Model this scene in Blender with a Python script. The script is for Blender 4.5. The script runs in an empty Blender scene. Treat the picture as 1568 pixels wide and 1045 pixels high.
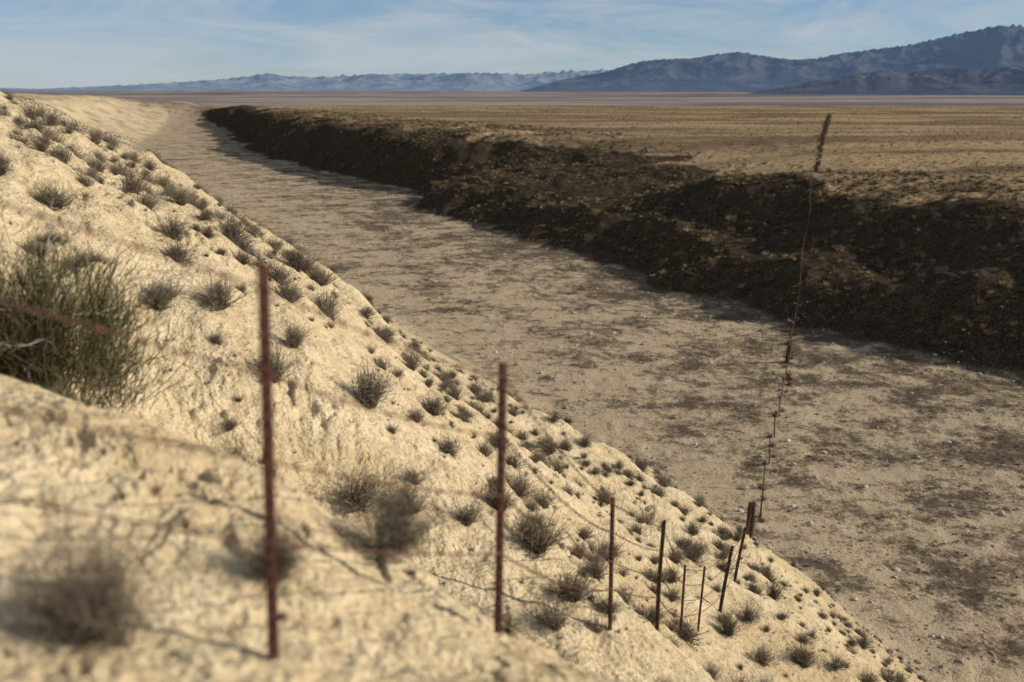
import bpy, math, random
import numpy as np
random.seed(7); rng=np.random.default_rng(7)
S=bpy.context.scene

# ------------------------------------------------------------ noise
_perm=np.random.default_rng(3).permutation(256)
_perm=np.concatenate([_perm,_perm])
_ang=np.random.default_rng(4).random(256)*2*np.pi
_gx=np.cos(_ang); _gy=np.sin(_ang)
def perlin(x,y,seed=0):
    x=np.asarray(x,float)+seed*17.37; y=np.asarray(y,float)+seed*9.71
    xi=np.floor(x).astype(np.int64); yi=np.floor(y).astype(np.int64)
    xf=x-xi; yf=y-yi
    u=xf*xf*xf*(xf*(xf*6-15)+10); v=yf*yf*yf*(yf*(yf*6-15)+10)
    def g(ix,iy,fx,fy):
        h=_perm[_perm[ix&255]+(iy&255)]
        return _gx[h]*fx+_gy[h]*fy
    a=g(xi,yi,xf,yf); b=g(xi+1,yi,xf-1,yf); c=g(xi,yi+1,xf,yf-1); d=g(xi+1,yi+1,xf-1,yf-1)
    return ((a+(b-a)*u)*(1-v)+(c+(d-c)*u)*v)*1.5
def fbm(x,y,o=4,seed=0,gain=.5):
    s=0;a=1.0;f=1.0
    for i in range(o):
        s=s+a*perlin(x*f,y*f,seed+i*5); a*=gain; f*=2.03
    return s
def ridged(x,y,o=5,seed=0):
    s=0;a=.5;f=1.0
    for i in range(o):
        s=s+a*(1-np.abs(perlin(x*f,y*f,seed+i*3))*1.6)**2; a*=.5; f*=2.07
    return s
def sst(a,b,x):
    t=np.clip((x-a)/(b-a),0,1); return t*t*(3-2*t)

# ------------------------------------------------------------ terrain definition
Y1=[-400,-60,0,10,20,30,37,50,59,87,118,206,307,504,743,1500]
X1=[120,44,24,20.3,17,14,11.3,7.0,2.2,-11,-27,-70,-122,-175,-248,-470]
Y2=[-400,0,40,55,66,79,95,118,160,206,323,504,743,1500]
X2=[420,104,64,50,40,30,20,9,-8,-22,-82,-140,-228,-450]
PD=[-5,0,2,10.2,12.3,13.8,14.8,17.2,18.5,21,22.2,24,26,28,34,50,80,200]
PZ=[-20,-20,-17.8,-12,-10.8,-9.7,-8.9,-6.3,-5.0,-2.6,-1.9,-1.1,-.2,.8,2.8,3.8,4.5,5]
QD=[-5,0,3,8,14,22,27,32,40,55,200]
QZ=[-20,-20,-18.7,-16.6,-13.8,-9.6,-6.0,-1.6,2.6,4.2,5]
def smooth_interp(x,xp,fp,w):
    return (np.interp(x-w,xp,fp)+np.interp(x-w*.5,xp,fp)+2*np.interp(x,xp,fp)+np.interp(x+w*.5,xp,fp)+np.interp(x+w,xp,fp))/6
def line(y,yp,xp):
    w=3+np.abs(y)*.06
    x=smooth_interp(y,yp,xp,w)
    dx=(smooth_interp(y+2,yp,xp,w)-smooth_interp(y-2,yp,xp,w))/4
    return x,1/np.sqrt(1+dx*dx)
def coords(x,y):
    a,c=line(y,Y1,X1); d=(a-x)*c
    b,c2=line(y,Y2,X2); e=(x-b)*c2
    return d,e,a,b
def enoise(x,y): return 3.6*fbm(x*.035,y*.035,3,5)*(.45+.55*sst(75,100,y))+2.0*fbm(x*.14,y*.14,3,6)
def plain_z(r):
    return np.interp(r,[0,350,620,1500,4000,8000,11000,40000],[-9,-9,-9.6,-32,-62,-58,-30,-30])
def midf(y): return sst(126,148,y)*(1-sst(180,208,y))
def base(x,y):
    x=np.asarray(x,float); y=np.asarray(y,float)
    d,e,a,b=coords(x,y)
    r=np.hypot(x,y)
    pz=plain_z(r)-1.6*(1-sst(105,230,y))*(1-sst(-20,-60,y))
    near=sst(6,40,r)
    dd=d+near*(1.5*fbm(x*.045,y*.045,3,1)+.7*fbm(x*.16,y*.16,3,2))*sst(-2,6,d)
    kf=sst(12,85,y)
    hill=smooth_interp(dd,PD,PZ,1.2)*(1-kf)+smooth_interp(dd,QD,QZ,1.5)*kf
    hill=-20+(hill+20)*(1-.30*sst(200,460,y))
    hill=hill+near*sst(2,12,d)*(.30*fbm(x*.28,y*.28,3,11))+sst(20,60,d)*1.3*fbm(x*.02,y*.02,3,12)*sst(60,150,r)
    g=np.abs(perlin(y*.09+.02*x,x*.02,21))
    hill=hill-near*sst(2,9,d)*(1-sst(19,30,d))*.7*np.exp(-(g/.10)**2)
    g2=np.abs(perlin(y*.33+.1*x,x*.06,23))
    hill=hill-near*sst(2,9,d)*(1-sst(26,40,d))*.22*np.exp(-(g2/.12)**2)
    mid=midf(y)
    far=sst(185,220,y); nr=1-sst(74,92,y)
    ee=e+near*enoise(x,y)
    def sm(xs,ys,w=1.3): return (np.interp(ee-w,xs,ys)+np.interp(ee,xs,ys)+np.interp(ee+w,xs,ys))/3
    A=sm([0,6,12,19,32],[0,.42,.46,.92,1]); A0=sm([0,13,30],[0,.92,1]); M=sm([0,7,26,60],[0,.42,.66,1]); F=sm([0,10,18],[0,.90,1])
    A=A*(1-nr)+A0*nr
    B=(A*(1-mid)+M*mid)*(1-far)+F*far
    floor=-20+.25*fbm(x*.03,y*.03,3,8)+.07*fbm(x*.4,y*.4,3,9)*sst(5,20,r)
    z=floor+B*(pz+20)
    rough=sst(0,3,ee)*(1-sst(24,44,ee))
    z=z+rough*near*(.85*fbm(x*.12,y*.12,5,14))
    z=z+sst(20,60,ee)*(.35*fbm(x*.012,y*.03,3,15)+.07*fbm(x*.2,y*.2,3,16))
    z=np.where(d>-3, np.maximum(z, hill+ (floor+20)) , z)
    k=1-sst(560,1000,y)
    z=pz+(z-pz)*k
    z=z+7.5*np.exp(-((x+262)/26)**2-((y-800)/60)**2)+4*np.exp(-((x+330)/60)**2-((y-840)/90)**2)*(1+.6*fbm(x*.03,y*.03,3,31))
    return z
CP=np.array([(0,0,-1.6),(-.81,3.03,-1.84),(-.06,4.34,-2.58),(.94,8.5,-4.95),(1.68,10.4,-6.2),(2.8,14.8,-8.8),(4.3,18.6,-10.5),
 (5.4,22,-11.6),(9.3,36,-17.3),(-3.2,6,-1.78),(-1.4,5.5,-2.03),(-.74,4.7,-2.45),(-1.9,7.8,-3.85),(-3.9,8.4,-2.75),(-.4,7.2,-4.35),(-1.0,6.5,-3.65),
 (-2.6,1.9,-.95),(-1.3,2.8,-1.7),(-2.4,4.3,-1.62),(1.2,4,-3.0),(1,1.5,-2.5)],float)
sig=.17*np.hypot(CP[:,0],CP[:,1])+.4
def kern(x,y): 
    x=np.asarray(x,float)[...,None]; y=np.asarray(y,float)[...,None]
    return np.exp(-((x-CP[:,0])**2+(y-CP[:,1])**2)/(2*sig**2))
res=CP[:,2]-base(CP[:,0],CP[:,1])
K=kern(CP[:,0],CP[:,1]); W=np.linalg.solve(K.T@K+.02*np.eye(len(CP)),K.T@res)
def near_t(r): return sst(5,9,r)*(1-sst(60,90,r))
def H(x,y,micro=True):
    x=np.asarray(x,float); y=np.asarray(y,float)
    z=base(x,y); r=np.hypot(x,y)
    m=r<70
    z=z.copy(); z[m]+=kern(x[m],y[m])@W
    if micro:
        d,e,a,b=coords(x,y)
        s=sst(0,3,d)
        wx=x+.25*fbm(x*1.1,y*1.1,2,51); wy=y+.25*fbm(x*1.1,y*1.1,2,53)
        z=z+s*(.060*fbm(wx*1.3,wy*1.3,3,41)-.030*np.abs(fbm(wx*3.2,wy*3.2,2,42))-.020*np.abs(fbm(wx*8,wy*8,2,43))+.015)
        rough=sst(-.1,.5,fbm(x*.35,y*.35,2,55))
        z=z+s*.06*sst(.12,.22,perlin(wx*2.2,wy*2.2,45))*rough+s*.030*sst(.12,.20,perlin(wx*6,wy*6,47))*(.35+.65*rough)
        z=z+s*near_t(r)*.05*sst(-.2,.5,fbm(x*.2,y*.2,2,58))*np.sin(d*5.5+3*fbm(x*.25,y*.25,2,57))
        z=z+s*near_t(r)*.05*np.abs(fbm(x*1.9,y*1.9,2,59))
        z=z+(1-s)*(.10*np.maximum(0,fbm(x*.9,y*.9,3,46)))*(r<260)
    return z
def Hs(x,y): return float(H(np.array([float(x)]),np.array([float(y)]))[0])

# ------------------------------------------------------------ node helpers
def newmat(name):
    m=bpy.data.materials.new(name); m.use_nodes=True
    m.cycles.emission_sampling='NONE'
    nt=m.node_tree; nt.nodes.clear()
    return m,nt
def noise(nt,vec,scale,detail=4,rough=.6,dist=0):
    n=nt.nodes.new('ShaderNodeTexNoise'); n.inputs['Scale'].default_value=scale
    n.inputs['Detail'].default_value=detail; n.inputs['Roughness'].default_value=rough; n.inputs['Distortion'].default_value=dist
    nt.links.new(vec,n.inputs['Vector']); return n.outputs['Fac']
def ramp(nt,fac,stops):
    n=nt.nodes.new('ShaderNodeValToRGB'); el=n.color_ramp.elements
    while len(el)<len(stops): el.new(.5)
    for e,(p,c) in zip(el,stops):
        e.position=p; e.color=(c,c,c,1) if not hasattr(c,'__len__') else (*c,1)
    nt.links.new(fac,n.inputs['Fac']); return n.outputs['Color']
def mix(nt,fac,a,b,mode='MIX'):
    n=nt.nodes.new('ShaderNodeMix'); n.data_type='RGBA'; n.blend_type=mode
    for s,v in ((n.inputs[0],fac),(n.inputs[6],a),(n.inputs[7],b)):
        if isinstance(v,bpy.types.NodeSocket): nt.links.new(v,s)
        elif hasattr(v,'__len__'): s.default_value=(*v,1)
        else: s.default_value=v
    return n.outputs[2]
def math_(nt,op,a,b=None,clamp=False):
    n=nt.nodes.new('ShaderNodeMath'); n.operation=op; n.use_clamp=clamp
    for s,v in ((n.inputs[0],a),(n.inputs[1],b)):
        if v is None: continue
        if isinstance(v,bpy.types.NodeSocket): nt.links.new(v,s)
        else: s.default_value=v
    return n.outputs[0]
def finish(nt,col,rough=.95,height=None,bstr=.5,bdist=.02,spec=.1,emit=None,estr=0,simple=False):
    o=nt.nodes.new('ShaderNodeOutputMaterial')
    if simple:
        p=nt.nodes.new('ShaderNodeBsdfDiffuse'); ck='Color'
    else:
        p=nt.nodes.new('ShaderNodeBsdfPrincipled'); ck='Base Color'
        p.inputs['Roughness'].default_value=rough; p.inputs['Specular IOR Level'].default_value=spec
    if isinstance(col,bpy.types.NodeSocket): nt.links.new(col,p.inputs[ck])
    else: p.inputs[ck].default_value=(*col,1)
    if height is not None:
        b=nt.nodes.new('ShaderNodeBump'); b.inputs['Strength'].default_value=bstr; b.inputs['Distance'].default_value=bdist
        nt.links.new(height,b.inputs['Height']); nt.links.new(b.outputs['Normal'],p.inputs['Normal'])
    if emit: p.inputs['Emission Color'].default_value=(*emit,1); p.inputs['Emission Strength'].default_value=estr
    nt.links.new(p.outputs[0],o.inputs['Surface']); return p

# ------------------------------------------------------------ ground material
gm,nt=newmat('desert_ground')
tc=nt.nodes.new('ShaderNodeTexCoord').outputs['Object']
def attr(nm):
    at=nt.nodes.new('ShaderNodeAttribute'); at.attribute_name=nm
    sep=nt.nodes.new('ShaderNodeSeparateColor'); nt.links.new(at.outputs['Color'],sep.inputs[0]); return sep.outputs
aS=attr('zones'); a2=attr('zones2'); mS,mB,mP=aS[0],aS[1],aS[2]; tone,mFar,pt=a2[0],a2[1],a2[2]
n_mid=noise(nt,tc,1.1,4,.68,.4); n_sm=noise(nt,tc,5,4,.65); n_fine=noise(nt,tc,28,3,.7)
sand=mix(nt,ramp(nt,n_mid,[(.35,0),(.65,1)]),(.62,.475,.275),(.76,.61,.385))
sand=mix(nt,ramp(nt,n_sm,[(.38,.5),(.52,0)]),sand,(.43,.315,.18))
sand=mix(nt,ramp(nt,n_fine,[(.34,.65),(.48,0)]),sand,(.30,.215,.125))
sand=mix(nt,ramp(nt,n_fine,[(.60,0),(.75,.5)]),sand,(.82,.70,.50))
sand=mix(nt,ramp(nt,tone,[(.50,.0),(.9,.55)]),sand,(.48,.345,.185))
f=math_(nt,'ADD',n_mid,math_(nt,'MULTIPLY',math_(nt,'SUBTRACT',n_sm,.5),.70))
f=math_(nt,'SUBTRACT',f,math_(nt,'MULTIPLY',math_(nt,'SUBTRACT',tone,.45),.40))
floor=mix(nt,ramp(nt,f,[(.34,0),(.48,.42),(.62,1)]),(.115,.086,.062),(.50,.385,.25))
floor=mix(nt,ramp(nt,n_fine,[(.34,.75),(.5,0)]),floor,(.085,.065,.047))
floor=mix(nt,ramp(nt,n_fine,[(.60,0),(.72,.55)]),floor,(.48,.40,.28))
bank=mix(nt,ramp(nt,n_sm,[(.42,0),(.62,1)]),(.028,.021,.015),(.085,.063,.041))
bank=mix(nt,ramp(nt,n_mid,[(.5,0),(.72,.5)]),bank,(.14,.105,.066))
plain=mix(nt,pt,(.19,.132,.08),(.47,.33,.18))
plain=mix(nt,ramp(nt,n_mid,[(.40,.75),(.56,0)]),plain,(.15,.105,.062))
plain=mix(nt,ramp(nt,n_sm,[(.40,.4),(.52,0)]),plain,(.13,.095,.06))
farc=mix(nt,pt,(.150,.125,.122),(.31,.25,.215))  # far plain: purple-brown land with distance haze tinted into its colour
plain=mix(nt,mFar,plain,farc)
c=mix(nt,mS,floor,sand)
def nmask(m,nn,am):
    v=math_(nt,'ADD',m,math_(nt,'MULTIPLY',math_(nt,'SUBTRACT',nn,.5),am))
    return ramp(nt,v,[(.35,0),(.65,1)])
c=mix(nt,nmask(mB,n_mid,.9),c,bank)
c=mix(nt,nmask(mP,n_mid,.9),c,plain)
vo=nt.nodes.new('ShaderNodeTexVoronoi'); vo.inputs['Scale'].default_value=9; vo.feature='F1'
wv=nt.nodes.new('ShaderNodeVectorMath'); wv.operation='MULTIPLY_ADD'
nz3=nt.nodes.new('ShaderNodeTexNoise'); nz3.inputs['Scale'].default_value=3; nz3.inputs['Detail'].default_value=2; nt.links.new(tc,nz3.inputs['Vector'])
nt.links.new(nz3.outputs['Color'],wv.inputs[0]); wv.inputs[1].default_value=(.5,.5,.5); nt.links.new(tc,wv.inputs[2]); nt.links.new(wv.outputs[0],vo.inputs['Vector'])
hgt=math_(nt,'ADD',math_(nt,'MULTIPLY',n_sm,1.0),math_(nt,'MULTIPLY',n_fine,.40))
hgt=math_(nt,'SUBTRACT',hgt,math_(nt,'MULTIPLY',vo.outputs['Distance'],.26))
finish(nt,c,.97,hgt,.9,.12,spec=.05,simple=True)

# ------------------------------------------------------------ terrain mesh
ang=np.concatenate([np.linspace(-180,-46,40,endpoint=False),np.linspace(-46,-32,40,endpoint=False),np.linspace(-32,32,660,endpoint=False),np.linspace(32,46,40,endpoint=False),np.linspace(46,180,40,endpoint=False)])
ang=np.radians(ang)
rad=np.concatenate([[.15,.4,.8],np.geomspace(1.2,1200,1350),np.geomspace(1240,40000,90)])
R,Aa=np.meshgrid(rad,ang,indexing='ij')
X=R*np.sin(Aa); Yc=R*np.cos(Aa)
Z=H(X.ravel(),Yc.ravel())
nr,na=R.shape
co=np.stack([X.ravel(),Yc.ravel(),Z],1)
co=np.vstack([co,[[0,0,Hs(0,0)]]])
i=np.arange(nr-1)[:,None]*na; j=np.arange(na)[None,:]; j2=(j+1)%na
quads=np.stack([(i+j),(i+j2),(i+na+j2),(i+na+j)],-1).reshape(-1,4)[:,::-1]
cen=len(co)-1
jj=np.arange(na); tris=np.stack([np.full(na,cen),(jj+1)%na,jj],1)
me=bpy.data.meshes.new('terrain')
loops=np.concatenate([quads.ravel(),tris.ravel()]).astype(np.int32)
tot=np.concatenate([np.full(len(quads),4),np.full(len(tris),3)]).astype(np.int32)
st=np.concatenate([[0],np.cumsum(tot)[:-1]]).astype(np.int32)
me.vertices.add(len(co)); me.vertices.foreach_set('co',co.ravel().astype(np.float32))
me.loops.add(len(loops)); me.loops.foreach_set('vertex_index',loops)
me.polygons.add(len(tot)); me.polygons.foreach_set('loop_start',st)
me.polygons.foreach_set('use_smooth',np.ones(len(tot),bool))
me.update(calc_edges=True); me.validate()
cx_,cy_=co[:,0],co[:,1]
d,e,a,b=coords(cx_,cy_); r=np.hypot(cx_,cy_)
nz=fbm(cx_*.05,cy_*.05,4,61)
k=1-sst(620,900,cy_)
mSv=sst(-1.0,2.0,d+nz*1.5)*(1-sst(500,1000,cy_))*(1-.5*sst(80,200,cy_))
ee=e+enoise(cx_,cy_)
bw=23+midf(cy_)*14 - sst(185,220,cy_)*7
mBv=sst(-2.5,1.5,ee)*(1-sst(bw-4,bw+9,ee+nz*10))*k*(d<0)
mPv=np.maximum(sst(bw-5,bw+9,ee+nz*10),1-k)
t_=np.clip((cx_-a)/(b-a+.01),0,1)
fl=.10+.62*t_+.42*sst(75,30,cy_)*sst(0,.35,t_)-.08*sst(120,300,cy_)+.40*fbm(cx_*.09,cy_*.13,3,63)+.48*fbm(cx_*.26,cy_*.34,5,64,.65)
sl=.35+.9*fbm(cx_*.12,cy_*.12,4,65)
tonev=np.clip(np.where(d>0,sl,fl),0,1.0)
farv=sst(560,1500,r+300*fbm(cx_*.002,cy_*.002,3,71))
ptn=np.where(r<900,.5+1.2*fbm(cx_*.014,cy_*.05,5,73,.65)+.6*fbm(cx_*.004,cy_*.009,3,74),.5+1.3*fbm(cx_*.0004,cy_*.0016,5,75,.6))
ptv=np.clip(ptn,0,1)
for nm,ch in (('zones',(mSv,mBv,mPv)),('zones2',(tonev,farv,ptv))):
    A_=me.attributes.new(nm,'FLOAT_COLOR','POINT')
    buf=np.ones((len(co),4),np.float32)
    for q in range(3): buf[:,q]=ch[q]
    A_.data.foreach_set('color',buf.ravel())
me.materials.append(gm)
ter=bpy.data.objects.new('desert_ground',me); S.collection.objects.link(ter)
if me.polygons[10].normal.z<0: me.flip_normals()

# ------------------------------------------------------------ mountains
def mtn(name,us,vs,r0,r1,zb,seed,col1,col2,air,airs,nsc,na=800,nr_=150,relief=.35):
    us=np.array(us,float); vs=np.array(vs,float)
    p=math.radians(14.2)
    yup=(522-vs)/1524.; Yf=math.cos(p)+math.sin(p)*yup; Zf=-math.sin(p)+math.cos(p)*yup
    az=np.arctan((us-784)/1524./Yf); el=Zf/Yf*np.cos(az)
    A=np.linspace(az[0],az[-1],na); Rr=np.linspace(0,1,nr_)
    T,AA=np.meshgrid(Rr,A,indexing='ij')
    RR=r0+(r1-r0)*T
    x=RR*np.sin(AA); y=RR*np.cos(AA)
    t=T+.10*fbm(x*nsc*.5,y*nsc*.5,3,seed+2)
    shp=np.clip(np.where(t<.5,t/.5,(1-t)/.5),0,1)**.9
    rd=ridged(x*nsc,y*nsc,6,seed)
    h=shp*(1-relief)+relief*shp*rd*1.25
    edge=sst(0,.06,T)*sst(1,.94,T)
    h=h*edge
    tel=np.interp(A,az,el)
    mx=(h/RR).max(0); ker=np.ones(7)/7; mx=np.convolve(np.pad(mx,3,mode='edge'),ker,'valid')
    R_at=(r0+r1)/2
    scale=np.maximum(tel-zb/R_at,0)/(mx)
    z=zb+h*scale[None,:]-20*(1-edge)
    co=np.stack([x.ravel(),y.ravel(),z.ravel()],1)
    i=np.arange(nr_-1)[:,None]*na; j=np.arange(na-1)[None,:]
    q=np.stack([i+j,i+na+j,i+na+j+1,i+j+1],-1).reshape(-1,4)[:,::-1]
    m=bpy.data.meshes.new(name)
    m.from_pydata(co.tolist(),[],q.tolist()); m.update()
    if m.polygons[0].normal.z<0: m.flip_normals()
    m.polygons.foreach_set('use_smooth',np.ones(len(q),bool))
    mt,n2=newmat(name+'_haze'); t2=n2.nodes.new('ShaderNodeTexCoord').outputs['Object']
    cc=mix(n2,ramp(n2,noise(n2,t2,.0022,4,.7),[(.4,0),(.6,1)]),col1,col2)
    finish(n2,cc,1,noise(n2,t2,.006,4,.75),.5,40,spec=0,emit=air,estr=airs)  # aerial haze put into the material: bluish base colour plus faint emission
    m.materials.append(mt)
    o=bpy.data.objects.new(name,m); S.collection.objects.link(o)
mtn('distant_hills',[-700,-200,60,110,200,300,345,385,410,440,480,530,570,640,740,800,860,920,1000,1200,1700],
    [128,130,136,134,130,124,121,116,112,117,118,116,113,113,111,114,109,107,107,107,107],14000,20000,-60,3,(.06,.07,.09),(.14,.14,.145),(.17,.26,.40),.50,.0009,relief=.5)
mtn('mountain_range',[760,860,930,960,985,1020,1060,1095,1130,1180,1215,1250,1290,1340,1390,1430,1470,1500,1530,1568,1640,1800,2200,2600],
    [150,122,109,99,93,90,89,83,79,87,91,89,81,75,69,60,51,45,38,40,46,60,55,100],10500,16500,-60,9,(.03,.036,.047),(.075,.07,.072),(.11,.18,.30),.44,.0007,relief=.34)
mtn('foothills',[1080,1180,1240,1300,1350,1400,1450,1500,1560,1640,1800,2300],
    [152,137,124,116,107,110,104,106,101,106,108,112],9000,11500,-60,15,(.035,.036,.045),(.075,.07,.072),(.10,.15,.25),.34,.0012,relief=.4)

# ------------------------------------------------------------ plants
def plantmat(name,cols,trans=0):
    m,n=newmat(name)
    oi=n.nodes.new('ShaderNodeObjectInfo'); at=n.nodes.new('ShaderNodeAttribute'); at.attribute_name='tone'
    c=ramp(n,oi.outputs['Random'],[(i/(len(cols)-1),c) for i,c in enumerate(cols)])
    c=mix(n,1.0,c,at.outputs['Color'],'MULTIPLY')
    d_=n.nodes.new('ShaderNodeBsdfDiffuse'); o=n.nodes.new('ShaderNodeOutputMaterial')
    n.links.new(c,d_.inputs[0]); n.links.new(d_.outputs[0],o.inputs[0])
    return m
m_shrub=plantmat('dry_shrub_stems',[(.21,.165,.12),(.33,.27,.20),(.26,.22,.165),(.18,.15,.105)])
m_tuft=plantmat('dry_grass',[(.40,.29,.15),(.52,.39,.20),(.34,.24,.125),(.27,.20,.12)])
m_dark=plantmat('dark_brush',[(.10,.075,.05),(.16,.12,.075),(.25,.19,.11),(.075,.058,.042)])
m_green=plantmat('olive_stems',[(.13,.118,.06),(.16,.14,.07)])
m_dead=plantmat('grey_dead_wood',[(.36,.32,.27),(.42,.38,.32)])

def blades_mesh(name,strokes,mat):
    V=[];F=[];C=[]
    for pts,w0,tone in strokes:
        n=len(pts); 
        dr=pts[-1]-pts[0]; s=np.cross(dr,rng.normal(size=3)); s/= (np.linalg.norm(s)+1e-9)
        b0=len(V)
        for i_ in range(n-1):
            w=w0*(1-i_/(n-1)*.7)
            V.append(pts[i_]-s*w/2); V.append(pts[i_]+s*w/2)
            tt=tone*(.6+.4*(i_+1)/n); C+= [tt,tt]
        V.append(pts[-1]); C.append(tone*1.1)
        for i_ in range(n-2):
            F.append((b0+2*i_,b0+2*i_+1,b0+2*i_+3,b0+2*i_+2))
        F.append((b0+2*(n-2),b0+2*(n-2)+1,len(V)-1))
    m=bpy.data.meshes.new(name); m.from_pydata([tuple(v) for v in V],[],F)
    A_=m.attributes.new('tone','FLOAT_COLOR','POINT')
    C=np.array(C); A_.data.foreach_set('color',np.stack([C,C,C,np.ones_like(C)],1).ravel().astype(np.float32))
    m.materials.append(mat); m.update(); return m
def shrub(name,mat,n=130,h=1.0,rw=.75,sub=4,w=.010,spread=1.3,bend=.2,lop=.3):
    st=[]; nl=5
    lobes=[(rng.random()*2*np.pi,.15+.9*rng.random(),.65+.4*rng.random()) for _ in range(nl)]
    for _ in range(n):
        if rng.random()<.7:
            l=lobes[rng.integers(0,nl)]; th=l[0]+rng.normal()*.45; ph=l[1]+rng.normal()*.28; hh=l[2]
        else: th=rng.random()*2*np.pi; ph=(rng.random()**.7)*spread; hh=.75
        ph=min(abs(ph),1.45)
        L=h*hh*(.62+.3*rng.random())
        dirv=np.array([math.sin(ph)*math.cos(th)*rw*1.2,math.sin(ph)*math.sin(th)*rw*1.2,math.cos(ph)])
        o=np.array([rng.normal()*.10,rng.normal()*.10,-.04])
        p=[o]; cur=o.copy(); dv=dirv.copy()
        for k_ in range(4):
            dv=dv+rng.normal(size=3)*bend; dv[2]+=.06
            cur=cur+dv*L/4; p.append(cur.copy())
        tone=.5+.7*rng.random()
        st.append((np.array(p),w*1.4,tone*.75))
        for k_ in range(sub):
            t=.35+.62*rng.random(); idx=min(int(t*4),3); fr=t*4-idx
            q=p[idx]*(1-fr)+p[idx+1]*fr
            dv2=dirv*.4+rng.normal(size=3)*.7; dv2[2]=abs(dv2[2])*.8+.1
            l2=.17*(.5+rng.random())
            mid_=q+dv2*l2*.5+rng.normal(size=3)*.02
            st.append((np.array([q,mid_,q+dv2*l2]),w,tone))
    return blades_mesh(name,st,mat)
def tuft(name,mat,n=45,w=.05,h=1.0,spread=.9):
    st=[]
    for _ in range(n):
        th=rng.random()*2*np.pi; ph=(rng.random()**.7)*spread; L=h*(.5+.6*rng.random())
        dv=np.array([math.sin(ph)*math.cos(th),math.sin(ph)*math.sin(th),math.cos(ph)])
        o=np.array([rng.normal()*.13,rng.normal()*.13,-.05])
        m1=o+dv*L*.55; e_=o+dv*L; e_[2]-=.15*L*math.sin(ph)
        st.append((np.array([o,m1,e_]),w,.6+.6*rng.random()))
    return blades_mesh(name,st,mat)
def coll(name,meshes):
    c=bpy.data.collections.new(name)
    for i_,m in enumerate(meshes):
        o=bpy.data.objects.new(f'{name}_{i_}',m); c.objects.link(o)
    return c
def scatter(name,col,P,scl,rot,nvar,zs=None):
    m=bpy.data.meshes.new(name); m.vertices.add(len(P)); m.vertices.foreach_set('co',P.ravel().astype(np.float32))
    a1=m.attributes.new('scl','FLOAT_VECTOR','POINT'); sv=np.stack([scl,scl,scl*(zs if zs is not None else 1)],1); a1.data.foreach_set('vector',sv.ravel().astype(np.float32))
    a2=m.attributes.new('rot','FLOAT_VECTOR','POINT'); a2.data.foreach_set('vector',rot.ravel().astype(np.float32))
    a3=m.attributes.new('idx','INT','POINT'); a3.data.foreach_set('value',rng.integers(0,nvar,len(P)).astype(np.int32))
    m.update()
    o=bpy.data.objects.new(name,m); S.collection.objects.link(o)
    g=bpy.data.node_groups.new(name+'_gn','GeometryNodeTree')
    g.interface.new_socket('Geometry',in_out='INPUT',socket_type='NodeSocketGeometry')
    g.interface.new_socket('Geometry',in_out='OUTPUT',socket_type='NodeSocketGeometry')
    gi=g.nodes.new('NodeGroupInput'); go=g.nodes.new('NodeGroupOutput')
    ip=g.nodes.new('GeometryNodeInstanceOnPoints'); ci=g.nodes.new('GeometryNodeCollectionInfo')
    ci.inputs['Collection'].default_value=col; ci.inputs['Separate Children'].default_value=True; ci.inputs['Reset Children'].default_value=True
    def na_(nm,dt):
        n=g.nodes.new('GeometryNodeInputNamedAttribute'); n.data_type=dt; n.inputs['Name'].default_value=nm; return n.outputs[0]
    e2=g.nodes.new('FunctionNodeEulerToRotation')
    g.links.new(gi.outputs[0],ip.inputs['Points']); g.links.new(ci.outputs[0],ip.inputs['Instance'])
    ip.inputs['Pick Instance'].default_value=True
    g.links.new(na_('idx','INT'),ip.inputs['Instance Index']); g.links.new(na_('rot','FLOAT_VECTOR'),e2.inputs[0]); g.links.new(e2.outputs[0],ip.inputs['Rotation'])
    g.links.new(na_('scl','FLOAT_VECTOR'),ip.inputs['Scale']); g.links.new(ip.outputs[0],go.inputs[0])
    md=o.modifiers.new('scatter','NODES'); md.node_group=g
    return o
def rots(n,t=.12): return np.stack([rng.normal(size=n)*t,rng.normal(size=n)*t,rng.random(n)*2*np.pi],1)
def in_view(x,y,m=1.2):
    return (y>1.0)&(np.abs(x)<.53*m*y+3)
shr=[shrub(f'shrub_v{k_}',m_shrub,n=190+12*k_,rw=.72+.09*k_,w=.013,sub=4) for k_ in range(7)]
shr_hi=[shrub(f'shrub_hi{k_}',m_shrub,n=360,sub=9,rw=.80+.12*k_,w=.0065,bend=.22) for k_ in range(4)]
c_shr=coll('shrub_templates',shr)
n=22000
y=np.concatenate([rng.uniform(5.5,60,n//2),rng.uniform(40,400,n//2)]); dd_=rng.uniform(.3,56,n)
a_,c_=line(y,Y1,X1); x=a_-dd_/c_
clump=fbm(x*.45,y*.45,3,84)
keep=in_view(x,y)&(rng.random(n)<np.clip((.62+.15*sst(16,26,dd_)+.9*clump)*(.45+.55*sst(1,6,dd_)),0.08,1))&(np.hypot(x,y)>6.6)
keep&=~((np.abs(x+4.2)<1.4)&(np.abs(y-8.2)<1.7))
x,y,dd_=x[keep],y[keep],dd_[keep]
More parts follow.
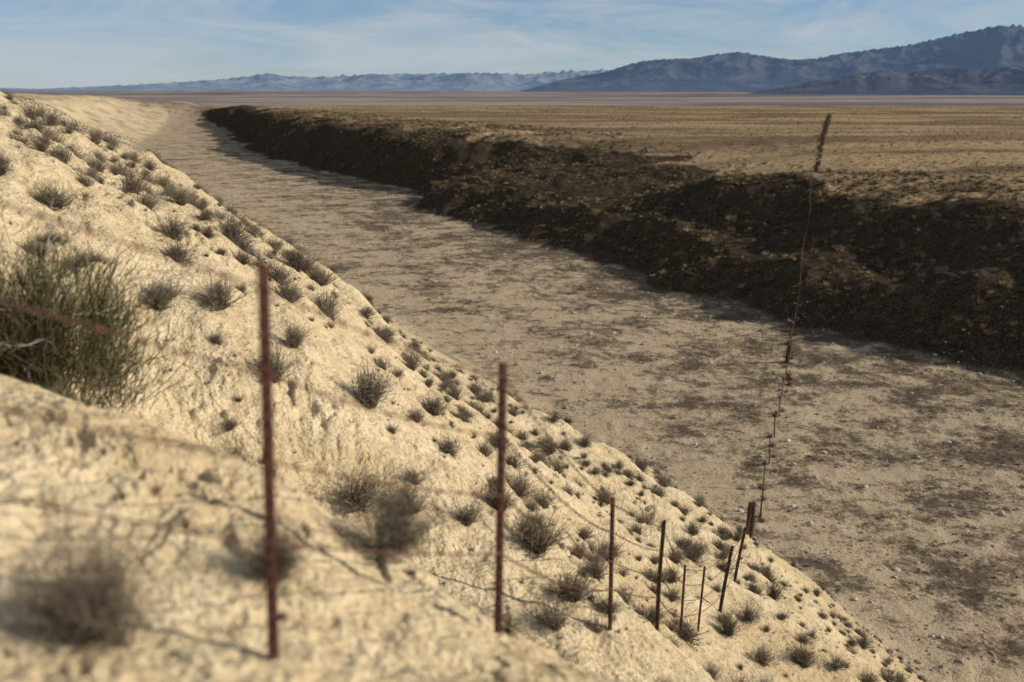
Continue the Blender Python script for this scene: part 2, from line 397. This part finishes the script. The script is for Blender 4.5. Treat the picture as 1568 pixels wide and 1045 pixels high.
# keep a minimum spacing that grows a little with distance
ordr=rng.permutation(len(x)); cell={}; sel=[]
for q in ordr:
    g_=.72 if y[q]<30 else .95
    kx,ky=int(x[q]//g_),int(y[q]//g_); kk=(g_,kx,ky)
    if kk in cell: continue
    cell[kk]=1; sel.append(q)
x,y,dd_=x[sel],y[sel],dd_[sel]
z=H(x,y)
sc=.13+.40*rng.random(len(x))**1.8*(.6+.4*sst(2,8,dd_))+.0008*np.clip(y,0,200)
scatter('hillside_shrubs',c_shr,np.stack([x,y,z-.01],1),sc,rots(len(x),.18),7,.7+.4*rng.random(len(x)))
c_tuft=coll('tuft_templates',[tuft(f'tuft_v{k_}',m_tuft,n=30,w=.06) for k_ in range(4)])
c_dk=coll('brush_templates',[tuft(f'brush_v{k_}',m_dark,n=40,w=.06,spread=1.25) for k_ in range(4)])
n=12000
y=rng.uniform(2,80,n)**1.0; dd_=rng.uniform(0,34,n); a_,c_=line(y,Y1,X1); x=a_-dd_/c_
keep=in_view(x,y)&(rng.random(n)<.5+.6*fbm(x*.4,y*.4,2,83)); x,y=x[keep],y[keep]
dk=rng.random(len(x))<.35; P=np.stack([x,y,H(x,y)],1); sc=.03+.08*rng.random(len(x))**2
scatter('hillside_dry_grass',c_tuft,P[~dk],sc[~dk],rots((~dk).sum(),.25),4)
scatter('hillside_small_brush',c_dk,P[dk],sc[dk]*1.2,rots(dk.sum(),.25),4)
# bank brush
n=48000
y=40+380*rng.random(n)**1.25; e_=rng.uniform(-1,46,n); b_,c_=line(y,Y2,X2); x=b_+e_/c_
ee_=e_+enoise(x,y)
den=np.clip(.60+1.1*fbm(x*.1,y*.1,3,85),.05,1)*sst(0,2,ee_)*(1-.7*sst(26,44,ee_))
keep=in_view(x,y,1.25)&(rng.random(n)<den*.75); x,y=x[keep],y[keep]
half=rng.random(len(x))<.64
P=np.stack([x,y,H(x,y)],1); sc=(.30+.75*rng.random(len(x))**2.2)
scatter('bank_brush',c_dk,P[half],sc[half],rots(half.sum()),4,.7+0*sc[half])
scatter('bank_grass_tussocks',c_tuft,P[~half],sc[~half]*.85,rots((~half).sum()),4,.75+0*sc[~half])
# plain tussocks
n=60000
u=rng.random(n); y=60+ (640*u**1.6); x=rng.uniform(-.6,.72,n)*y
d_,e_,_,_=coords(x,y)
keep=(e_>16)&(rng.random(n)<np.clip(.45+1.3*fbm(x*.02,y*.04,3,87),.03,1)); x,y=x[keep],y[keep]
dk=rng.random(len(x))<.5
P=np.stack([x,y,H(x,y)],1); sc=.12+.34*rng.random(len(x))**2+.0005*y
scatter('plain_grass_tussocks',c_tuft,P[~dk],sc[~dk],rots((~dk).sum()),4,.6+0*sc[~dk])
scatter('plain_brush',c_dk,P[dk],sc[dk],rots(dk.sum()),4,.6+0*sc[dk])
# valley floor grass
n=56000
u=rng.random(n); y=24+230*u**1.5; a_,_=line(y,Y1,X1); b_,_=line(y,Y2,X2); t=rng.uniform(0,1.1,n); x=a_+(b_-a_)*t
pn=.7*fbm(x*.26,y*.34,4,64)+.4*(t-.5)+.35*sst(70,30,y)
keep=in_view(x,y)&(rng.random(n)<np.clip(.28+1.2*pn,.03,1)); x,y=x[keep],y[keep]
dk=rng.random(len(x))<.55
P=np.stack([x,y,H(x,y)],1); sc=.06+.16*rng.random(len(x))**2
scatter('valley_floor_brush',c_dk,P[dk],sc[dk],rots(dk.sum(),.2),4,.6+0*sc[dk])
scatter('valley_floor_grass',c_tuft,P[~dk],sc[~dk],rots((~dk).sum(),.2),4,.6+0*sc[~dk])
# rocks
m_rock,nr2=newmat('pale_stone'); t2=nr2.nodes.new('ShaderNodeTexCoord').outputs['Object']
oi=nr2.nodes.new('ShaderNodeObjectInfo').outputs['Random']
cc=mix(nr2,oi,(.26,.21,.16),(.58,.52,.43)); cc=mix(nr2,ramp(nr2,noise(nr2,t2,3,3,.7),[(.35,.6),(.6,0)]),cc,(.18,.14,.10))
finish(nr2,cc,.9,simple=True)
import bmesh
rocks=[]
for k_ in range(5):
    bm=bmesh.new(); bmesh.ops.create_icosphere(bm,subdivisions=3,radius=.5)
    sx,sy,sz=1,.7+.3*random.random(),.45+.3*random.random()
    pls=[(np.array(v)/np.linalg.norm(v),.30+.15*rng.random()) for v in rng.normal(size=(9,3))]
    for v in bm.verts:
        p=np.array(v.co)
        for nn,dd0 in pls:
            s=p@nn
            if s>dd0: p=p-nn*(s-dd0)*.9
        p*=1+.08*float(perlin(np.array([p[0]*4+k_]),np.array([p[1]*4+p[2]*3]))[0])
        v.co=(p[0]*sx,p[1]*sy,p[2]*sz)
    m=bpy.data.meshes.new(f'rock_v{k_}'); bm.to_mesh(m); bm.free(); m.materials.append(m_rock); rocks.append(m)
c_rock=coll('rock_templates',rocks)
n=24000
u=rng.random(n); y=22+180*u**1.9; a_,_=line(y,Y1,X1); b_,_=line(y,Y2,X2); x=a_+(b_-a_)*rng.uniform(-.1,1.05,n)
cl=np.clip(.3+1.2*fbm(x*.2,y*.2,3,91)+.35*sst(60,30,y),.03,1)
keep=in_view(x,y)&(rng.random(n)<cl); x,y=x[keep],y[keep]
sc=.04+.20*rng.random(len(x))**3.2+.0003*y+ (rng.random(len(x))<.035)*(.10+.30*rng.random(len(x)))
scatter('valley_floor_stones',c_rock,np.stack([x,y,H(x,y)+sc*.08],1),sc,rots(len(x),.3),5)
n=9000
y=rng.uniform(1.5,45,n); a_,c_=line(y,Y1,X1); x=a_-rng.uniform(-1,30,n)
keep=in_view(x,y); x,y=x[keep],y[keep]; sc=.012+.06*rng.random(len(x))**4
scatter('hillside_pebbles',c_rock,np.stack([x,y,H(x,y)+sc*.05],1),sc,rots(len(x),.3),5)

def place(name,mesh,x,y,s,sz=1,rz=0,dz=-.02):
    o=bpy.data.objects.new(name,mesh); S.collection.objects.link(o)
    o.location=(x,y,Hs(x,y)+dz); o.scale=(s,s,s*sz); o.rotation_euler=(0,0,rz); return o
for k_,(x,y,s,sz) in enumerate([(-1.32,2.85,.38,1.15),(-.98,3.75,.22,1.1),(-.66,4.85,.38,1.05),(-.25,5.6,.26,.7),(.30,6.1,.36,.6),(.75,6.6,.28,.6),
      (-.55,6.9,.38,.9),(-.2,7.3,.40,.9),(.15,3.3,.12,.8),(1.25,4.4,.16,.8),(-2.2,7.2,.50,1.25),(-1.5,7.8,.40,.95),(-2.7,7.0,.34,1.1)]):
    place('dry_shrub',shr_hi[k_%4],x,y,s,sz,rng.random()*6)
st=[]
for _ in range(260):
    y0=rng.uniform(2,7); x0=rng.uniform(-.56,.3)*y0; L=.05+.22*rng.random()**2; th=rng.random()*6.28
    ps=[]
    for q in range(5):
        th+=rng.normal()*.25; xx=x0+math.cos(th)*L*q/4; yy=y0+math.sin(th)*L*q/4; ps.append((xx,yy))
    ps=np.array(ps); zz=H(ps[:,0],ps[:,1])+.012
    st.append((np.column_stack([ps,zz]),.006,.5+.6*rng.random()))
o=bpy.data.objects.new('fallen_twigs',blades_mesh('fallen_twigs',st,m_shrub)); S.collection.objects.link(o)

def big_shrub():
    emp=bpy.data.objects.new('green_desert_shrub',None); S.collection.objects.link(emp)
    bx,by=-4.1,8.0
    emp.location=(bx,by,Hs(bx,by)-.05)
    st=[]
    cl_=[(rng.normal()*.46,rng.normal()*.34,.13+.15*rng.random(),.6+.6*rng.random()) for _ in range(17)]
    for _ in range(4000):
        ccx,ccy,cr,ch=cl_[rng.integers(0,17)]
        cx,cy=ccx+rng.normal()*cr*.55,ccy+rng.normal()*cr*.55
        th=math.atan2(cy-ccy*.6,cx-ccx*.6)+rng.normal()*.5; lean=.1+.9*math.hypot(cx-ccx*.6,cy-ccy*.6)+.26*abs(rng.normal())
        o=np.array([cx,cy,(.02+.78*rng.random()**1.1)*ch]); dv=np.array([math.cos(th)*lean,math.sin(th)*lean,1]); dv/=np.linalg.norm(dv)
        L=.28*(.5+.6*rng.random())
        p=[o]
        for k_ in range(3):
            dv=dv+rng.normal(size=3)*.22; p.append(p[-1]+dv*L/3)
        tone=(.35+.75*rng.random())*(1.0 if rng.random()<.75 else 1.9)
        st.append((np.array(p),.008,tone))
        for k_ in range(2):
            q=p[1+k_]; dv2=dv+rng.normal(size=3)*.5; dv2[2]=abs(dv2[2])
            st.append((np.array([q,q+dv2*.06,q+dv2*.12]),.006,tone*1.1))
    m=blades_mesh('green_stems',st,m_green); o=bpy.data.objects.new('green_stems',m); S.collection.objects.link(o); o.parent=emp; o.scale=(1.08,1.08,1.22)
    st=[]
    for _ in range(150):
        th=rng.random()*2*np.pi; ph=.15+1.2*rng.random(); L=.55+.70*rng.random()
        dv=np.array([math.sin(ph)*math.cos(th),math.sin(ph)*math.sin(th),math.cos(ph)])
        p=[np.array([rng.normal()*.28-.3,rng.normal()*.2-.1,.25])]
        for k_ in range(7):
            dv=dv+rng.normal(size=3)*.30; dv/=np.linalg.norm(dv); p.append(p[-1]+dv*L/7)
            if k_>1:
                for _k in range(3):
                    dv2=dv+rng.normal(size=3)*.6; q=p[-1]; st.append((np.array([q,q+dv2*.05+rng.normal(size=3)*.01,q+dv2*.10+rng.normal(size=3)*.02]),.006,.7+.5*rng.random()))
        st.append((np.array(p),.014,.6+.6*rng.random()))
    m=blades_mesh('dead_branches',st,m_dead); o=bpy.data.objects.new('dead_branches',m); S.collection.objects.link(o); o.parent=emp; o.scale=(1.1,1.1,1.15)
big_shrub()
# ------------------------------------------------------------ fence
def rustmat(name,c1,c2,c3):
    m,n=newmat(name); t=n.nodes.new('ShaderNodeTexCoord').outputs['Object']
    c=mix(n,ramp(n,noise(n,t,14,5,.7),[(.38,0),(.62,1)]),c1,c2); c=mix(n,ramp(n,noise(n,t,60,4,.7),[(.55,0),(.7,.8)]),c,c3)
    finish(n,c,.75,noise(n,t,120,3,.6),.4,.003,spec=.25); return m
m_post=rustmat('rusty_red_steel',(.026,.010,.008),(.068,.019,.012),(.14,.05,.025))
m_wire=rustmat('rusty_wire',(.10,.045,.03),(.16,.08,.05),(.24,.14,.09))
m_wood,nw=newmat('weathered_wood'); tw=nw.nodes.new('ShaderNodeTexCoord').outputs['Object']
mpw=nw.nodes.new('ShaderNodeMapping'); mpw.inputs['Scale'].default_value=(30,30,3); nw.links.new(tw,mpw.inputs['Vector'])
finish(nw,mix(nw,noise(nw,mpw.outputs[0],1,5,.7),(.022,.016,.012),(.07,.052,.038)),.9,noise(nw,mpw.outputs[0],1,5,.7),.7,.01)
fence=bpy.data.objects.new('barbed_wire_fence',None); S.collection.objects.link(fence)
from mathutils import Euler,Matrix,Vector
def tpost_mesh(name,h):
    bm=bmesh.new(); w=.019; t=.0035; dp=.034
    sec=[(-w,0),(w,0),(w,t),(t/2+.001,t),(t/2,dp),(-t/2,dp),(-t/2-.001,t),(-w,t)]
    lo=[bm.verts.new((x_,y_,-.35)) for x_,y_ in sec]; hi=[bm.verts.new((x_,y_,h)) for x_,y_ in sec]
    ns=len(sec)
    for q in range(ns): bm.faces.new((lo[q],lo[(q+1)%ns],hi[(q+1)%ns],hi[q]))
    bm.faces.new(hi); bm.faces.new(lo[::-1])
    zz=.06
    while zz<h-.03:
        r_=bmesh.ops.create_cube(bm,size=1)
        for v in r_['verts']: v.co=(v.co.x*.014,v.co.y*.010-.004,v.co.z*.014+zz)
        zz+=.054
    m=bpy.data.meshes.new(name); bm.to_mesh(m); bm.free(); m.materials.append(m_post); return m
def wood_mesh(name,h,r_):
    bm=bmesh.new(); rings=[]
    for k_ in range(9):
        z_=-.3+(h+.3)*k_/8; ring=[]
        for q in range(12):
            th=q/12*2*np.pi; rr=r_*(1+.10*math.sin(3*th+k_*.3)+.05*random.uniform(-1,1))*(1.05-.1*k_/8)
            ring.append(bm.verts.new((rr*math.cos(th)+.01*math.sin(k_),rr*math.sin(th),z_+(.02*math.cos(th) if k_==8 else 0))))
        rings.append(ring)
    for k_ in range(8):
        for q in range(12): bm.faces.new((rings[k_][q],rings[k_][(q+1)%12],rings[k_+1][(q+1)%12],rings[k_+1][q]))
    bm.faces.new(rings[-1])
    m=bpy.data.meshes.new(name); bm.to_mesh(m); bm.free(); m.materials.append(m_wood); return m
tp=tpost_mesh('t_post',1.32)
posts=[(-2.6,1.9,0,1.32,'t',-.03,0),(-.81,3.03,.03,1.33,'t',.035,0),(-.06,4.34,.03,1.34,'t',.02,0),(.94,8.5,.03,1.32,'t',-.005,0),(1.68,10.4,0,1.32,'s',.03,.03),
 (2.8,14.8,0,1.32,'t',.02,0),(3.4,16.3,0,1.3,'t',.05,0),(4.3,18.6,0,1.45,'w',.12,0),(5.4,22,0,1.4,'w',.13,0),(9.3,36,0,1.65,'W',.03,0)]
x,y=9.3,36; k_=0
while y<350:
    stp=4.3+random.uniform(-.5,.5); y+=stp*.953; x+=stp*.302
    kind='W' if k_%9==8 else ('w' if k_%3==1 else 't'); k_+=1
    posts.append((x+random.uniform(-.12,.12),y,0,random.uniform(1.25,1.55),kind,random.uniform(-.06,.10),random.uniform(-.05,.05)))
wm={'w':wood_mesh('thin_stake',1,.035),'s':wood_mesh('slim_stake',1,.024),'W':wood_mesh('thick_post',1,.15)}
tops=[]
for k_,(x,y,dz_,h,kind,lx,ly) in enumerate(posts):
    z=Hs(x,y)+dz_
    o=bpy.data.objects.new('post_%d'%(k_+1),tp if kind=='t' else wm[kind]); S.collection.objects.link(o); o.parent=fence
    o.location=(x,y,z); o.scale=(1,1,h/1.32 if kind=='t' else h)
    if y>30 and kind=='t': o.scale=(1.5,1.5,h/1.32)
    o.rotation_euler=(Matrix.Rotation(lx,3,'Y')@Matrix.Rotation(-ly,3,'X')@Matrix.Rotation(math.radians(50),3,'Z')).to_euler()
    tops.append((np.array([x,y,z]),np.array([math.sin(lx),math.sin(ly),1.0]),h))
V=[];F=[]
def tube(p,rad_,sd=5):
    b0=len(V); n_=len(p)
    for q in range(n_):
        t=p[min(q+1,n_-1)]-p[max(q-1,0)]; t=t/np.linalg.norm(t)
        s=np.cross(t,[0,0,1]); s/=np.linalg.norm(s)+1e-9; u_=np.cross(s,t)
        for m_ in range(sd):
            th=m_/sd*2*np.pi; V.append(p[q]+rad_*(math.cos(th)*s+math.sin(th)*u_))
    for q in range(n_-1):
        for m_ in range(sd):
            a0=b0+q*sd+m_; a1=b0+q*sd+(m_+1)%sd; F.append((a0,a1,a1+sd,a0+sd))
for q in range(len(tops)-1):
    (A0,l0,h0),(A1,l1,h1)=tops[q],tops[q+1]
    L=np.linalg.norm(A1-A0)
    if A0[1]>230: continue
    for fr in (.30,.52,.74,.95):
        w0=A0+l0*h0*fr; w1=A1+l1*h1*fr
        sag=(.008+.012*random.random())*L
        n_=14; pts=[]
        for s_ in range(n_+1):
            t=s_/n_; pts.append(w0*(1-t)+w1*t-np.array([0,0,sag*4*t*(1-t)]))
        pts=np.array(pts)
        if A0[1]<20:
            m_=int(L/.025); dx_=(w1-w0)/L
            for phs in (0,np.pi):
                pp=[]
                for s_ in range(m_+1):
                    t=s_/m_; base_=w0*(1-t)+w1*t-np.array([0,0,sag*4*t*(1-t)]); an=s_*.9+phs
                    sd_=np.cross(dx_,[0,0,1]); sd_/=np.linalg.norm(sd_)
                    pp.append(base_+.002*(math.cos(an)*sd_+math.sin(an)*np.cross(sd_,dx_)))
                tube(np.array(pp),.0024,4)
            nb=int(L/.13)
            for s_ in range(1,nb):
                t=s_/nb; c0=w0*(1-t)+w1*t-np.array([0,0,sag*4*t*(1-t)])
                for _ in range(2):
                    dv=rng.normal(size=3); dv/=np.linalg.norm(dv); tube(np.array([c0-dv*.018,c0,c0+dv*.018]),.002,4)
                tube(np.array([c0-dx_*.012,c0+dx_*.012]),.007,5)
        else: tube(pts,.0035 if A0[1]<60 else .006,4)
m=bpy.data.meshes.new('wires'); m.from_pydata([tuple(v) for v in V],[],F); m.materials.append(m_wire)
o=bpy.data.objects.new('wires',m); S.collection.objects.link(o); o.parent=fence
px=[];py=[]
for (A0,_,_) in tops[9:]:
    for _k in range(3 if A0[1]<100 else 5):
        t=random.uniform(-2,2); px.append(A0[0]+t*.3+random.uniform(-.3,.3)); py.append(A0[1]+t*.95)
px=np.array(px);py=np.array(py)
scatter('fence_line_weeds',c_dk,np.stack([px,py,H(px,py)],1),.2+.25*rng.random(len(px))+.002*py,rots(len(px)),4)

# ------------------------------------------------------------ light, sky
sel_=math.radians(23.5); saz=np.array([1.0,-.02]); saz/=np.linalg.norm(saz)
sun=bpy.data.lights.new('sun','SUN'); sun.energy=5.0; sun.angle=math.radians(.5); sun.color=(1,.93,.81)
so=bpy.data.objects.new('sun',sun); S.collection.objects.link(so)
dv=Vector((saz[0]*math.cos(sel_),saz[1]*math.cos(sel_),math.sin(sel_)))
so.rotation_euler=dv.to_track_quat('Z','Y').to_euler(); so.location=(60,0,60)
w=bpy.data.worlds.new('World'); S.world=w; w.use_nodes=True; nt=w.node_tree; nt.nodes.clear()
sky=nt.nodes.new('ShaderNodeTexSky'); sky.sky_type='NISHITA'; sky.sun_disc=False
sky.sun_elevation=sel_; sky.sun_rotation=math.atan2(saz[0],saz[1]); sky.air_density=1.0; sky.dust_density=.1; sky.ozone_density=3; sky.altitude=1500
tcg=nt.nodes.new('ShaderNodeTexCoord').outputs['Generated']
mpc=nt.nodes.new('ShaderNodeMapping'); mpc.inputs['Scale'].default_value=(1.9,1.9,11); mpc.inputs['Rotation'].default_value=(0,.16,.55); nt.links.new(tcg,mpc.inputs['Vector'])
cl=noise(nt,mpc.outputs[0],1.7,7,.66,1.3)
clf=ramp(nt,cl,[(.40,.18),(.60,.88)])
tint=mix(nt,1.0,sky.outputs[0],(.80,.94,1.17),'MULTIPLY')
skc=mix(nt,clf,tint,(6.0,6.8,7.5))
bg=nt.nodes.new('ShaderNodeBackground'); bg.inputs[1].default_value=.077; nt.links.new(skc,bg.inputs[0])
ow=nt.nodes.new('ShaderNodeOutputWorld'); nt.links.new(bg.outputs[0],ow.inputs[0])

cam=bpy.data.cameras.new('camera'); cam.lens=35; cam.sensor_width=36; cam.clip_start=.05; cam.clip_end=90000
cam.dof.use_dof=True; cam.dof.focus_distance=22; cam.dof.aperture_fstop=1.1
co_=bpy.data.objects.new('camera',cam); S.collection.objects.link(co_)
co_.location=(0,0,0); co_.rotation_euler=(math.radians(90-14.2),0,0); S.camera=co_
S.view_settings.view_transform='Standard'; S.view_settings.look='None'; S.view_settings.exposure=0
print('done')
